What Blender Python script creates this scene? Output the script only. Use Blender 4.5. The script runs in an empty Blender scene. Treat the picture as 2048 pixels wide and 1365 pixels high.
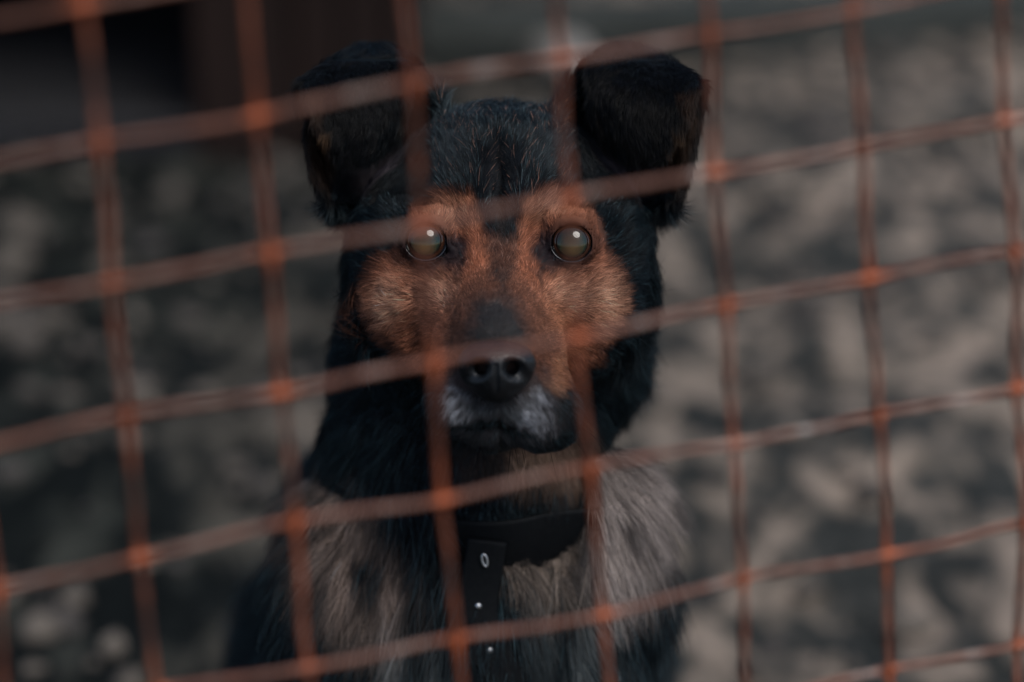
import bpy, math, random
import numpy as np
from mathutils import Vector, Matrix
from mathutils.bvhtree import BVHTree

random.seed(7)
rng = np.random.default_rng(7)
C = bpy.context.scene.collection
scene = bpy.context.scene

# ------------------------------------------------------------------ camera
PITCH = math.radians(20.0)
CAM = np.array([0.0, 0.0, 0.94])
S = 1.25                                   # metres to the plane of focus (the eyes)
cd = bpy.data.cameras.new('camera')
cam = bpy.data.objects.new('camera', cd); C.objects.link(cam)
cam.location = CAM; cam.rotation_euler = (math.pi/2 - PITCH, 0, 0)
cd.lens = 87.9; cd.sensor_width = 36.0; cd.clip_start = 0.05; cd.clip_end = 500
cd.dof.use_dof = True; cd.dof.focus_distance = 1.249; cd.dof.aperture_fstop = 2.75
scene.camera = cam
FW = np.array([0, math.cos(PITCH), -math.sin(PITCH)])
UP = np.array([0, math.sin(PITCH), math.cos(PITCH)])
RT = np.array([1.0, 0, 0])

# ------------------------------------------------------------------ light
SUN_EL, SUN_AZ = math.radians(56), math.radians(-38)   # high soft light from in front of the dog, from camera right
w = bpy.data.worlds.new("World"); scene.world = w; w.use_nodes = True
nt = w.node_tree; bg = nt.nodes['Background']; bg.inputs['Strength'].default_value = 0.078
sky = nt.nodes.new('ShaderNodeTexSky'); sky.sky_type = 'NISHITA'; sky.sun_disc = False
sky.sun_elevation = SUN_EL
sky.air_density = 1.0; sky.dust_density = 2.0; sky.ozone_density = 1.0
nt.links.new(sky.outputs[0], bg.inputs[0])
sd = bpy.data.lights.new('sun', 'SUN'); sun = bpy.data.objects.new('sun', sd); C.objects.link(sun)
sd.energy = 1.6; sd.angle = math.radians(30); sd.color = (1.0, 0.965, 0.92)
to_sun = Vector((math.cos(SUN_EL)*math.sin(-SUN_AZ), -math.cos(SUN_EL)*math.cos(SUN_AZ), math.sin(SUN_EL)))
sun.rotation_euler = to_sun.to_track_quat('Z', 'Y').to_euler()
sun.location = (1, -1, 3)
sky.sun_rotation = math.atan2(to_sun.x, to_sun.y)
scene.view_settings.view_transform = 'Standard'; scene.view_settings.look = 'None'
scene.view_settings.exposure = 0.82; scene.view_settings.gamma = 1.0
scene.cycles.use_denoising = True
scene.cycles.max_bounces = 5; scene.cycles.transparent_max_bounces = 4
try:
    scene.cycles_curves.shape = 'RIBBONS'
except Exception: pass

# ------------------------------------------------------------------ helpers
def tag(o, label=None, cat=None, group=None, kind=None):
    if label: o['label'] = label
    if cat: o['category'] = cat
    if group: o['group'] = group
    if kind: o['kind'] = kind
    return o

def mesh_obj(name, V, F, mat, parent=None, smooth=True):
    me = bpy.data.meshes.new(name)
    V = np.asarray(V, dtype=np.float32)
    if isinstance(F, np.ndarray):
        k = F.shape[1]
        me.vertices.add(len(V)); me.vertices.foreach_set('co', V.ravel())
        me.loops.add(F.size); me.loops.foreach_set('vertex_index', F.ravel().astype(np.int32))
        me.polygons.add(len(F)); me.polygons.foreach_set('loop_start', (np.arange(len(F))*k).astype(np.int32))
        me.update(calc_edges=True)
    else:
        me.from_pydata(V.tolist(), [], F)
    me.polygons.foreach_set('use_smooth', [smooth]*len(me.polygons))
    me.validate(); me.update()
    if mat: me.materials.append(mat)
    o = bpy.data.objects.new(name, me); C.objects.link(o)
    if parent: o.parent = parent
    return o

def nmat(name):
    m = bpy.data.materials.new(name); m.use_nodes = True
    return m, m.node_tree.nodes, m.node_tree.links, m.node_tree.nodes['Principled BSDF']

def ramp(N, L, src, stops):
    r = N.new('ShaderNodeValToRGB'); L.new(src, r.inputs[0])
    e = r.color_ramp.elements
    while len(e) < len(stops): e.new(0.5)
    for el, (p, c) in zip(e, stops):
        el.position = p; el.color = (*c, 1)
    return r.outputs[0]

def noise(N, L, scale, detail=4, rough=.55, vec=None, dist=0):
    n = N.new('ShaderNodeTexNoise'); n.inputs['Scale'].default_value = scale
    n.inputs['Detail'].default_value = detail; n.inputs['Roughness'].default_value = rough
    n.inputs['Distortion'].default_value = dist
    if vec is not None: L.new(vec, n.inputs['Vector'])
    return n.outputs['Fac']

def mixc(N, L, f, a, b):
    m = N.new('ShaderNodeMix'); m.data_type = 'RGBA'
    for k, v in ((0, f), (6, a), (7, b)):
        if hasattr(v, 'links'): L.new(v, m.inputs[k])
        else: m.inputs[k].default_value = v if k == 0 else (*v, 1)
    return m.outputs[2]

_perm = rng.random((32, 32, 32)).astype(np.float32)
def vnoise(P, s, seed=0):
    """smooth value noise in -1..1 ; P (n,3), s = feature size"""
    q = P/s + 37.13*seed + 100
    i = np.floor(q).astype(int); f = (q - i).astype(np.float32); f = f*f*(3-2*f)
    out = 0
    for dx in (0, 1):
        for dy in (0, 1):
            for dz in (0, 1):
                wgt = (f[:,0] if dx else 1-f[:,0])*(f[:,1] if dy else 1-f[:,1])*(f[:,2] if dz else 1-f[:,2])
                out = out + wgt*_perm[(i[:,0]+dx) & 31, (i[:,1]+dy) & 31, (i[:,2]+dz) & 31]
    return out*2-1

# view-aligned sculpting space of the dog: millimetres right / up / towards the viewer around the point of focus
def P(x, y, w=0.0):
    f = (1250.0-w)/1250.0
    return np.array([(x-1024)*.25*f, (682-y)*.25*f, w])
def R(px, w=0.0): return px*.25*(1250.0-w)/1250.0
def to_world(M):
    M = np.asarray(M, dtype=np.float64)/1000.0
    return CAM + np.outer(S-M[:,2], FW) + np.outer(M[:,0], RT) + np.outer(M[:,1], UP)
def Wv(x, y, z):
    d = np.array([x, y, z]) - CAM
    return np.array([d[0]*1000, d.dot(UP)*1000, (S-d.dot(FW))*1000])
def to_px(M):
    f = (1250.0-M[:,2])/1250.0
    return 1024+M[:,0]/(.25*f), 682-M[:,1]/(.25*f)

# ------------------------------------------------------------------ ground
def ground_h(X, Y):
    Pn = np.stack([X, Y, np.zeros_like(X)], 1)
    h = .018*vnoise(Pn, .33, 1) + .018*vnoise(Pn, .13, 2) + .009*vnoise(Pn, .06, 3)
    near = np.clip(1 - np.hypot(X+.02, (Y-1.42)*.8)/.45, 0, 1)
    return h*(1-near) + .0
def build_ground():
    a = np.sign(np.linspace(-1, 1, 321))*np.abs(np.linspace(-1, 1, 321))**3
    xs = np.concatenate([np.linspace(-60, -2.6, 16)[:-1], np.linspace(-2.6, 2.6, 261), np.linspace(2.6, 60, 16)[1:]])
    ys = np.concatenate([np.linspace(-40, .2, 16)[:-1], np.linspace(.2, 6.4, 310), np.linspace(6.4, 100, 20)[1:]])
    X, Y = np.meshgrid(xs, ys)
    Z = ground_h(X.ravel(), Y.ravel()).reshape(X.shape)
    nx, ny = len(xs), len(ys)
    idx = np.arange(nx*ny).reshape(ny, nx)
    F = np.stack([idx[:-1,:-1].ravel(), idx[:-1,1:].ravel(), idx[1:,1:].ravel(), idx[1:,:-1].ravel()], 1)
    m, N, L, b = nmat('packed_earth')
    tc = N.new('ShaderNodeTexCoord').outputs['Object']
    mpg = N.new('ShaderNodeMapping'); L.new(tc, mpg.inputs[0]); mpg.inputs['Scale'].default_value = (1, .5, 1)
    n1 = noise(N, L, 17.0, 3, .55, mpg.outputs[0], .5)
    c1 = ramp(N, L, n1, [(.43, (.010,.014,.0135)), (.48, (.034,.034,.030)), (.54, (.13,.107,.085)), (.64, (.27,.215,.172))])
    n2 = noise(N, L, 34, 5, .6, tc)
    c2 = ramp(N, L, n2, [(.35, (.03,.028,.027)), (.6, (.16,.145,.135))])
    mx = mixc(N, L, .15, c1, c2)
    # shade over the left side is painted in: earth colour darkens and cools there
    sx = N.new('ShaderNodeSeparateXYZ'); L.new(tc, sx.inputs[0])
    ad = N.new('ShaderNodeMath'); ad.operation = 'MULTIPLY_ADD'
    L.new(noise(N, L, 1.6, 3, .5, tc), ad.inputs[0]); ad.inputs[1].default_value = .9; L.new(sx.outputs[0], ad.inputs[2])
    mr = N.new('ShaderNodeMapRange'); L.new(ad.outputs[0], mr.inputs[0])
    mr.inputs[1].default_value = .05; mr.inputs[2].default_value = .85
    wet_or_shade = N.new('ShaderNodeMix'); wet_or_shade.data_type = 'RGBA'; wet_or_shade.blend_type = 'MULTIPLY'; wet_or_shade.inputs[0].default_value = 1
    L.new(mx, wet_or_shade.inputs[6]); L.new(mixc(N, L, mr.outputs[0], (.12,.16,.17), (1,1,1)), wet_or_shade.inputs[7])
    L.new(wet_or_shade.outputs[2], b.inputs['Base Color']); b.inputs['Roughness'].default_value = .9; b.inputs['Specular IOR Level'].default_value = .08
    bp = N.new('ShaderNodeBump'); bp.inputs['Strength'].default_value = .6; bp.inputs['Distance'].default_value = .01
    L.new(n2, bp.inputs['Height']); L.new(bp.outputs[0], b.inputs['Normal'])
    o = mesh_obj('ground', np.stack([X.ravel(), Y.ravel(), Z.ravel()], 1), F, m)
    tag(o, 'bare trodden earth of the dog run behind the dog', kind='structure')
build_ground()

# ------------------------------------------------------------------ pebbles and leaf litter
def build_litter():
    n = 5200
    X = rng.uniform(-2.2, 2.2, n); Y = rng.uniform(.25, 6.2, n)
    keep = np.hypot(X+.03, (Y-1.45)*.75) > .33
    X, Y = X[keep], Y[keep]; n = len(X)
    base = np.array([[1,0,0],[-1,0,0],[0,1,0],[0,-1,0],[0,0,1],[0,0,-1]], float)
    tri = [(0,2,4),(2,1,4),(1,3,4),(3,0,4),(2,0,5),(1,2,5),(3,1,5),(0,3,5)]
    # subdivide the octahedron once
    vs = [tuple(v) for v in base]; cache = {}; T = []
    def mid(a, b):
        k = (min(a,b), max(a,b))
        if k not in cache:
            v = (np.array(vs[a])+np.array(vs[b])); v = v/np.linalg.norm(v)
            cache[k] = len(vs); vs.append(tuple(v))
        return cache[k]
    for a, b, c in tri:
        ab, bc, ca = mid(a,b), mid(b,c), mid(c,a)
        T += [(a,ab,ca),(ab,b,bc),(ca,bc,c),(ab,bc,ca)]
    B = np.array(vs); T = np.array(T)
    sz = rng.lognormal(math.log(.011), .55, n).clip(.004, .030)
    flat = rng.uniform(.3, .8, n)
    ang = rng.uniform(0, 2*math.pi, n); asp = rng.uniform(.55, 1, n)
    VV = B[None]*(1+rng.uniform(-.22, .22, (n, len(B), 1)))
    VV = VV*np.stack([sz, sz*asp, sz*flat], 1)[:,None,:]
    c, s = np.cos(ang)[:,None], np.sin(ang)[:,None]
    VV = np.stack([VV[:,:,0]*c-VV[:,:,1]*s, VV[:,:,0]*s+VV[:,:,1]*c, VV[:,:,2]], 2)
    Z = ground_h(X, Y)
    VV = VV + np.stack([X, Y, Z+sz*flat*.45], 1)[:,None,:]
    F = (T[None]+ (np.arange(n)*len(B))[:,None,None]).reshape(-1, 3)
    m, N, L, b = nmat('pebble_stone')
    g = N.new('ShaderNodeNewGeometry')
    col = ramp(N, L, g.outputs['Random Per Island'], [(0, (.03,.03,.032)), (.4, (.07,.062,.055)), (.8, (.085,.074,.063)), (1, (.12,.105,.09))])
    L.new(col, b.inputs['Base Color']); b.inputs['Roughness'].default_value = .9; b.inputs['Specular IOR Level'].default_value = .1
    o = mesh_obj('pebbles', VV.reshape(-1, 3), F, m)
    tag(o, 'scattered pebbles and crumbs of earth on the ground', 'pebbles', kind='stuff')
build_litter()

# ------------------------------------------------------------------ kennel and objects behind
def box(V, F, lo, hi, bev=0.004):
    n = len(V); lo = np.array(lo); hi = np.array(hi)
    # chamfered box: 24 verts
    vs = []
    for sx in (0, 1):
        for sy in (0, 1):
            for sz_ in (0, 1):
                c = np.array([hi[0] if sx else lo[0], hi[1] if sy else lo[1], hi[2] if sz_ else lo[2]])
                d = np.array([-1 if sx else 1, -1 if sy else 1, -1 if sz_ else 1])*bev
                for a in range(3):
                    q = c + d; q[a] = c[a]; vs.append(q)
    idx = lambda sx, sy, sz_, a: n + ((sx*4+sy*2+sz_)*3+a)
    def I(s, a): return idx(s[0], s[1], s[2], a)
    for a in range(3):
        b_, c_ = (a+1)%3, (a+2)%3
        for s_ in (0, 1):
            q = []
            for (p, r) in ((0,0),(1,0),(1,1),(0,1)):
                t = [0,0,0]; t[a] = s_; t[b_] = p; t[c_] = r; q.append(I(t, a))
            F.append(q if s_ else q[::-1])
    for a in range(3):
        b_, c_ = (a+1)%3, (a+2)%3
        for p in (0, 1):
            for r in (0, 1):
                t0 = [0,0,0]; t0[b_] = p; t0[c_] = r; t1 = list(t0); t1[a] = 1
                q = [I(t0, b_), I(t1, b_), I(t1, c_), I(t0, c_)]
                F.append(q if (p == r) == False else q[::-1])
    for s0 in (0, 1):
        for s1 in (0, 1):
            for s2 in (0, 1):
                q = [I((s0,s1,s2), 0), I((s0,s1,s2), 1), I((s0,s1,s2), 2)]
                F.append(q if (s0+s1+s2) % 2 else q[::-1])
    V.extend(v.tolist() for v in vs)

def wood(name, c0, c1, axis=2):
    m, N, L, b = nmat(name)
    tc = N.new('ShaderNodeTexCoord').outputs['Object']
    mp = N.new('ShaderNodeMapping'); L.new(tc, mp.inputs[0])
    sc = [26, 26, 26]; sc[axis] = 2.2; mp.inputs['Scale'].default_value = sc
    n = noise(N, L, 1.5, 5, .65, mp.outputs[0], .5)
    L.new(ramp(N, L, n, [(.3, c0), (.7, c1)]), b.inputs['Base Color'])
    b.inputs['Roughness'].default_value = .75; b.inputs['Specular IOR Level'].default_value = .08
    bp = N.new('ShaderNodeBump'); bp.inputs['Strength'].default_value = .4; bp.inputs['Distance'].default_value = .004
    L.new(n, bp.inputs['Height']); L.new(bp.outputs[0], b.inputs['Normal'])
    return m

def build_kennel():
    wd = wood('red_brown_boards', (.008,.006,.0055), (.022,.013,.011))
    wd2 = wood('dark_tarred_boards', (.012,.012,.013), (.03,.03,.032))
    root = bpy.data.objects.new('dog_kennel', None); C.objects.link(root); root.location = (-.85, 3.34, 0)
    tag(root, 'dark wooden kennel with a wide black doorway and red brown door post', 'kennel')
    X0, X1, Y0, Y1, H = -.95, .68, -.0, .95, .95   # local
    V, F = [], []                                  # front: post right of the doorway, boards to the right, lintel
    box(V, F, (.42, Y0-.03, 0), (.55, Y0+.03, H));
    mesh_obj('door_post', V, F, wd, root, False)
    V, F = [], []
    for k in range(2): box(V, F, (.554+k*.064, Y0-.012, 0.02), (.614+k*.064, Y0+.012, H))
    mesh_obj('front_boards', V, F, wd, root, False)
    V, F = [], []; box(V, F, (X0, Y0-.02, .62), (.417, Y0+.02, H)); mesh_obj('lintel', V, F, wd2, root, False)
    V, F = [], []; box(V, F, (X0-.1, Y0-.03, 0), (X0-.003, Y0+.03, H)); mesh_obj('door_post', V, F, wd2, root, False)
    V, F = [], []
    for k in range(6): box(V, F, (X1+.003, Y0+.015+k*.155, .02), (X1+.025, Y0+.167+k*.155, H))
    mesh_obj('side_wall', V, F, wd, root, False)
    V, F = [], []; 
    for k in range(6): box(V, F, (X0-.028, Y0+.035+k*.155, .02), (X0-.006, Y0+.187+k*.155, H))
    mesh_obj('side_wall', V, F, wd2, root, False)
    V, F = [], []; box(V, F, (X0, Y1-.02, .02), (X1, Y1, H)); mesh_obj('back_wall', V, F, wd2, root, False)
    V, F = [], []; box(V, F, (X0-.2, Y0-.22, H+.003), (X1+.14, Y1+.1, H+.04)); mesh_obj('roof', V, F, wd2, root, False)
    V, F = [], []; box(V, F, (X0, Y0+.035, .03), (X1-.005, Y1-.025, .05)); mesh_obj('floor_board', V, F, wd2, root, False)
    V, F = [], []; box(V, F, (X0, Y0-.022, .0), (.417, Y0+.022, .055)); mesh_obj('door_sill', V, F, wd2, root, False)
build_kennel()

def build_beam():
    wd = wood('grey_green_timber', (.018,.021,.020), (.048,.053,.050), 0)
    V, F = [], []
    box(V, F, (-.75, -.06, -.015), (.75, .06, .085), .008)
    o = mesh_obj('timber_beam', V, F, wd); o.location = (.42, 3.98, 0); o.rotation_euler = (0, 0, math.radians(12))
    tag(o, 'weathered grey green timber beam lying on the ground beside the kennel', 'beam')
    # a pale field stone in front of the beam
    n = 0; u = np.linspace(0, 2*math.pi, 29)[:-1]; v = np.linspace(0, math.pi, 15)
    VV = [[0,0,1]]
    for a in v[1:-1]:
        for t in u: VV.append([math.sin(a)*math.cos(t), math.sin(a)*math.sin(t), math.cos(a)])
    VV.append([0,0,-1]); VV = np.array(VV)
    VV = VV*(1+.14*vnoise(VV, .7, 5)+.06*vnoise(VV, .3, 6))[:,None]*np.array([.055,.05,.035])
    FF = []
    m_ = len(u)
    for j in range(m_): FF.append((0, 1+j, 1+(j+1)%m_))
    for i in range(len(v)-3):
        for j in range(m_):
            a = 1+i*m_+j; b = 1+i*m_+(j+1)%m_
            FF.append((a, a+m_, b+m_, b))
    e = len(VV)-1
    for j in range(m_): FF.append((e, 1+(len(v)-3)*m_+(j+1)%m_, 1+(len(v)-3)*m_+j))
    m, N, L, b = nmat('pale_stone')
    tc = N.new('ShaderNodeTexCoord').outputs['Object']
    L.new(ramp(N, L, noise(N, L, 30, 5, .6, tc), [(.3, (.09,.086,.08)), (.7, (.2,.19,.18))]), b.inputs['Base Color'])
    b.inputs['Roughness'].default_value = .85
    o = mesh_obj('stone', VV, FF, m); o.location = (.075, 3.82, .02)
    tag(o, 'pale rounded field stone lying in front of the timber beam', 'stone')
build_beam()

# ------------------------------------------------------------------ wire fence
def build_fence():
    yaw = math.radians(16)
    n = np.array([math.sin(yaw), -math.cos(yaw), 0.0])        # plane normal, vertical plane
    e1 = np.array([math.cos(yaw), math.sin(yaw), 0.0]); e2 = np.array([0, 0, 1.0])
    P0 = CAM + FW*.925
    def hit(x, y):
        r = FW + RT*(x-1024)*.0002 + UP*(682-y)*.0002
        t = (P0-CAM).dot(n)/r.dot(n)
        q = CAM + r*t - P0
        return q.dot(e1), q.dot(e2)
    nodes = {  # (column, row): picture position of the crossing
     (1,1):(200,287),(2,1):(515,232),(3,1):(825,167),(4,1):(1122,115),(5,1):(1417,72),(6,1):(1706,20),
     (1,2):(225,565),(2,2):(540,508),(3,2):(843,450),(4,2):(1135,396),(5,2):(1432,343),(6,2):(1722,297),(7,2):(2010,240),
     (1,3):(250,833),(2,3):(562,783),(3,3):(865,725),(4,3):(1153,672),(5,3):(1450,612),(6,3):(1740,553),(7,3):(2027,503),
     (1,4):(283,1115),(2,4):(590,1045),(3,4):(887,997),(4,4):(1178,937),(5,4):(1467,885),(6,4):(1757,832),(7,4):(2035,775),
     (2,5):(615,1335),(3,5):(913,1280),(4,5):(1205,1225),(5,5):(1483,1160),(6,5):(1775,1107),(7,5):(2045,1050),
     (1,0):(168,5),(2,0):(488,-45),(0,4):(-8,1180),(6,6):(1790,1365),(5,6):(1502,1425),(1,5):(312,1385)}
    K = list(nodes.keys()); Q = np.array([hit(*nodes[k]) for k in K])
    A = np.array([[1, i, j, i*j, i*i, j*j] for i, j in K], float)
    A1 = A[:, :3]
    cq = np.linalg.lstsq(A, Q, rcond=None)[0]; cl = np.linalg.lstsq(A1, Q, rcond=None)[0]
    res = {k: Q[a]-A1[a]@cl for a, k in enumerate(K)}
    def pos(i, j):
        base = np.array([1, i, j], float)@cl
        # bend of the known part fades out away from the frame
        ic, jc = min(max(i, 0), 7), min(max(j, 0), 5)
        r = res.get((int(ic), int(jc)))
        if r is None: r = np.array([1, ic, jc, ic*jc, ic*ic, jc*jc], float)@cq - np.array([1, ic, jc], float)@cl
        fade = math.exp(-.35*(abs(i-ic)+abs(j-jc)))
        return base + r*fade
    m, N, L, b = nmat('rusted_wire')
    tc = N.new('ShaderNodeTexCoord').outputs['Object']
    at = N.new('ShaderNodeAttribute'); at.attribute_name = 'rust'
    n1 = noise(N, L, 55, 3, .6, tc); n2 = noise(N, L, 260, 4, .6, tc)
    worn = ramp(N, L, n1, [(.40, (.105,.036,.019)), (.54, (.15,.064,.042)), (.62, (.20,.135,.11)), (.68, (.28,.25,.23))])
    dark = ramp(N, L, n1, [(.36, (.05,.018,.011)), (.52, (.16,.040,.015)), (.68, (.25,.058,.019))])
    sp = N.new('ShaderNodeSeparateColor'); L.new(at.outputs['Color'], sp.inputs[0])
    c = mixc(N, L, sp.outputs[1], dark, worn)
    c = mixc(N, L, sp.outputs[0], c, (.46,.095,.022))
    mm = N.new('ShaderNodeMix'); mm.data_type = 'RGBA'; mm.blend_type = 'MULTIPLY'; mm.inputs[0].default_value = .7
    L.new(c, mm.inputs[6]); L.new(ramp(N, L, n2, [(.3, (.45,.42,.4)), (.6, (1,1,1))]), mm.inputs[7])
    L.new(mm.outputs[2], b.inputs['Base Color']); b.inputs['Roughness'].default_value = .62
    bp = N.new('ShaderNodeBump'); bp.inputs['Strength'].default_value = .7; bp.inputs['Distance'].default_value = .0006
    L.new(n2, bp.inputs['Height']); L.new(bp.outputs[0], b.inputs['Normal'])
    root = bpy.data.objects.new('wire_mesh_fence', None); C.objects.link(root)
    base = P0.copy(); base[2] = 0; root.location = base
    tag(root, 'rusty square wire mesh fence between the viewer and the dog', 'fence')
    RW = .00148
    def tube(name, ctrl, rr, row):
        # ctrl: list of (world point, is_node)
        pts, rust = [], []
        n_ = len(ctrl)
        for k in range(n_-1):
            p0 = ctrl[max(k-1, 0)]; p1 = ctrl[k]; p2 = ctrl[k+1]; p3 = ctrl[min(k+2, n_-1)]
            for t in np.linspace(0, 1, 15)[:-1]:
                q = .5*((2*p1)+(-p0+p2)*t+(2*p0-5*p1+4*p2-p3)*t*t+(-p0+3*p1-3*p2+p3)*t**3)
                pts.append(q); d = min(t, 1-t); rust.append(max(0, 1-d/(.10))**.8)
        pts.append(ctrl[-1]); rust.append(1)
        pts = np.array(pts); rust = np.array(rust)
        pts = pts + .0007*np.stack([vnoise(pts, .021, 11), vnoise(pts, .021, 12), vnoise(pts, .021, 13)], 1)
        ok = pts[:,2] > .002
        if ok.sum() < 3: return
        pts, rust = pts[ok], rust[ok]
        T = np.gradient(pts, axis=0); T /= np.linalg.norm(T, axis=1)[:,None]
        A_ = np.cross(T, n); A_ /= np.linalg.norm(A_, axis=1)[:,None]; B_ = np.cross(T, A_)
        ns = 10; th = np.linspace(0, 2*math.pi, ns, endpoint=False)
        rad = rr*(1+.10*vnoise(pts, .006, 14)+.06*rust)
        ring = pts[:,None,:] + rad[:,None,None]*(np.cos(th)[None,:,None]*A_[:,None,:]+np.sin(th)[None,:,None]*B_[:,None,:])
        V = ring.reshape(-1, 3) - base
        F = []
        for k in range(len(pts)-1):
            for a in range(ns):
                F.append((k*ns+a, k*ns+(a+1)%ns, (k+1)*ns+(a+1)%ns, (k+1)*ns+a))
        F.append(tuple(range(ns-1, -1, -1))); F.append(tuple((len(pts)-1)*ns+a for a in range(ns)))
        o = mesh_obj(name, V, F, m, root)
        ca = o.data.color_attributes.new('rust', 'FLOAT_COLOR', 'POINT')
        patch = np.clip(.5+1.1*vnoise(pts, .05, 15), 0, 1)
        g_ = (0.55+.45*patch) if row else .25*patch
        ru = np.clip(rust*(.75+.75*vnoise(pts, .045, 16)) + .45*np.clip(vnoise(pts, .02, 17)-.45, 0, 1), 0, 1)
        cc = np.zeros((len(pts), ns, 4)); cc[:,:,0] = ru[:,None]; cc[:,:,1] = np.asarray(g_)[:,None]; cc[:,:,3] = 1
        ca.data.foreach_set('color', cc.ravel().astype(np.float32))
    def wp(i, j, sgn):
        s, t = pos(i, j)
        return P0 + e1*s + e2*t + n*sgn*.0016*(1 if (i+j) % 2 == 0 else -1)
    for i in range(-6, 15):
        tube('upright_wire', [wp(i, j, 1) for j in range(-5, 17)], RW*1.02, False)
    for j in range(-5, 16):
        tube('cross_wire', [wp(i, j, -1) for i in range(-7, 16)], RW*.98, True)
build_fence()
# ------------------------------------------------------------------ the dog : one continuous sculpted surface
def axis(lo, a, b, hi, fine, coarse):
    L_ = np.arange(a-coarse, lo-coarse, -coarse)[::-1]; M_ = np.arange(a, b+fine*.5, fine); H_ = np.arange(b+coarse, hi+coarse, coarse)
    return np.concatenate([L_, M_, H_]).astype(np.float32)
class Field:
    def __init__(s, ax, big=30.0):
        s.ax = ax; s.f = np.full([len(a) for a in ax], big, np.float32)
    def sub(s, lo, hi):
        sl = []
        for k in range(3):
            i0 = max(np.searchsorted(s.ax[k], lo[k])-1, 0); i1 = min(np.searchsorted(s.ax[k], hi[k])+1, len(s.ax[k]))
            sl.append(slice(i0, max(i1, i0+1)))
        sl = tuple(sl)
        X = s.ax[0][sl[0]][:,None,None]; Y = s.ax[1][sl[1]][None,:,None]; Z = s.ax[2][sl[2]][None,None,:]
        return sl, X, Y, Z
    def add(s, sl, d, k):
        a = s.f[sl]; h = np.clip(.5+.5*(a-d)/k, 0, 1); s.f[sl] = a*(1-h)+d*h-k*h*(1-h)
    def cut(s, sl, d, k):
        d = -d; a = s.f[sl]; h = np.clip(.5-.5*(a-d)/k, 0, 1); s.f[sl] = a*(1-h)+d*h+k*h*(1-h)
    def ell(s, c, r, k=8, cut=False, rot=None):
        c = np.asarray(c, float); r = np.asarray(r, float)
        m = (r.max() if rot is not None else r) + k + 22
        sl, X, Y, Z = s.sub(c-m, c+m)
        X, Y, Z = X-c[0], Y-c[1], Z-c[2]
        if rot is not None:
            M = rot
            X, Y, Z = (M[0][0]*X+M[0][1]*Y+M[0][2]*Z, M[1][0]*X+M[1][1]*Y+M[1][2]*Z, M[2][0]*X+M[2][1]*Y+M[2][2]*Z)
        k0 = np.sqrt((X/r[0])**2+(Y/r[1])**2+(Z/r[2])**2)+1e-6
        k1 = np.sqrt((X/r[0]**2)**2+(Y/r[1]**2)**2+(Z/r[2]**2)**2)+1e-9
        d = np.minimum(k0*(k0-1)/k1, 30)
        (s.cut if cut else s.add)(sl, d, k)
    def cap(s, a, b, r1, r2, k=8, cut=False, sq=(1,1,1)):
        a = np.asarray(a, float); b = np.asarray(b, float); m = max(r1, r2)+k+22
        sl, X, Y, Z = s.sub(np.minimum(a, b)-m, np.maximum(a, b)+m)
        ba = b-a; L2 = ba.dot(ba)
        h = np.clip(((X-a[0])*ba[0]+(Y-a[1])*ba[1]+(Z-a[2])*ba[2])/L2, 0, 1)
        d = np.sqrt(((X-a[0]-h*ba[0])*sq[0])**2+((Y-a[1]-h*ba[1])*sq[1])**2+((Z-a[2]-h*ba[2])*sq[2])**2)-(r1+(r2-r1)*h)
        (s.cut if cut else s.add)(sl, np.minimum(d, 30), k)
def surface_nets(fld, ax):
    f = fld; nx, ny, nz = f.shape
    inside = f < 0
    c = [inside[dx:nx-1+dx, dy:ny-1+dy, dz:nz-1+dz] for dx in (0,1) for dy in (0,1) for dz in (0,1)]
    tot = sum(a.astype(np.int8) for a in c)
    cell = (tot > 0) & (tot < 8)
    I, J, K = np.nonzero(cell)
    vid = np.full(cell.shape, -1, np.int32); vid[I, J, K] = np.arange(len(I))
    acc = np.zeros((len(I), 3)); cnt = np.zeros(len(I))
    for a in range(3):
        o1, o2 = (a+1) % 3, (a+2) % 3
        for p in (0, 1):
            for q in (0, 1):
                d0 = [0,0,0]; d0[o1] = p; d0[o2] = q; d1 = list(d0); d1[a] = 1
                i0 = (I+d0[0], J+d0[1], K+d0[2]); i1 = (I+d1[0], J+d1[1], K+d1[2])
                f0, f1 = f[i0], f[i1]; m = (f0 < 0) != (f1 < 0)
                t = np.where(m, f0/(f0-f1+1e-12), 0)
                P0_ = np.stack([ax[k][i0[k]] for k in range(3)], 1); P1_ = np.stack([ax[k][i1[k]] for k in range(3)], 1)
                acc += m[:,None]*(P0_+(P1_-P0_)*t[:,None]); cnt += m
    V = acc/cnt[:,None]
    F = []
    for a in range(3):
        o1, o2 = (a+1) % 3, (a+2) % 3
        s0 = [slice(1,-1)]*3; s0[a] = slice(0,-1); s1 = list(s0); s1[a] = slice(1, None)
        A_, B_ = inside[tuple(s0)], inside[tuple(s1)]
        for flip in (0, 1):
            m = (A_ & ~B_) if flip == 0 else (~A_ & B_)
            g = np.nonzero(m); g = [g[k] + (0 if k == a else 1) for k in range(3)]
            def cellid(p, q):
                h = [x.copy() for x in g]; h[o1] = h[o1]-p; h[o2] = h[o2]-q
                return vid[h[0], h[1], h[2]]
            q = [cellid(1,1), cellid(0,1), cellid(0,0), cellid(1,0)]
            if flip: q = q[::-1]
            F.append(np.stack(q, 1))
    return V, np.concatenate(F)

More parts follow.
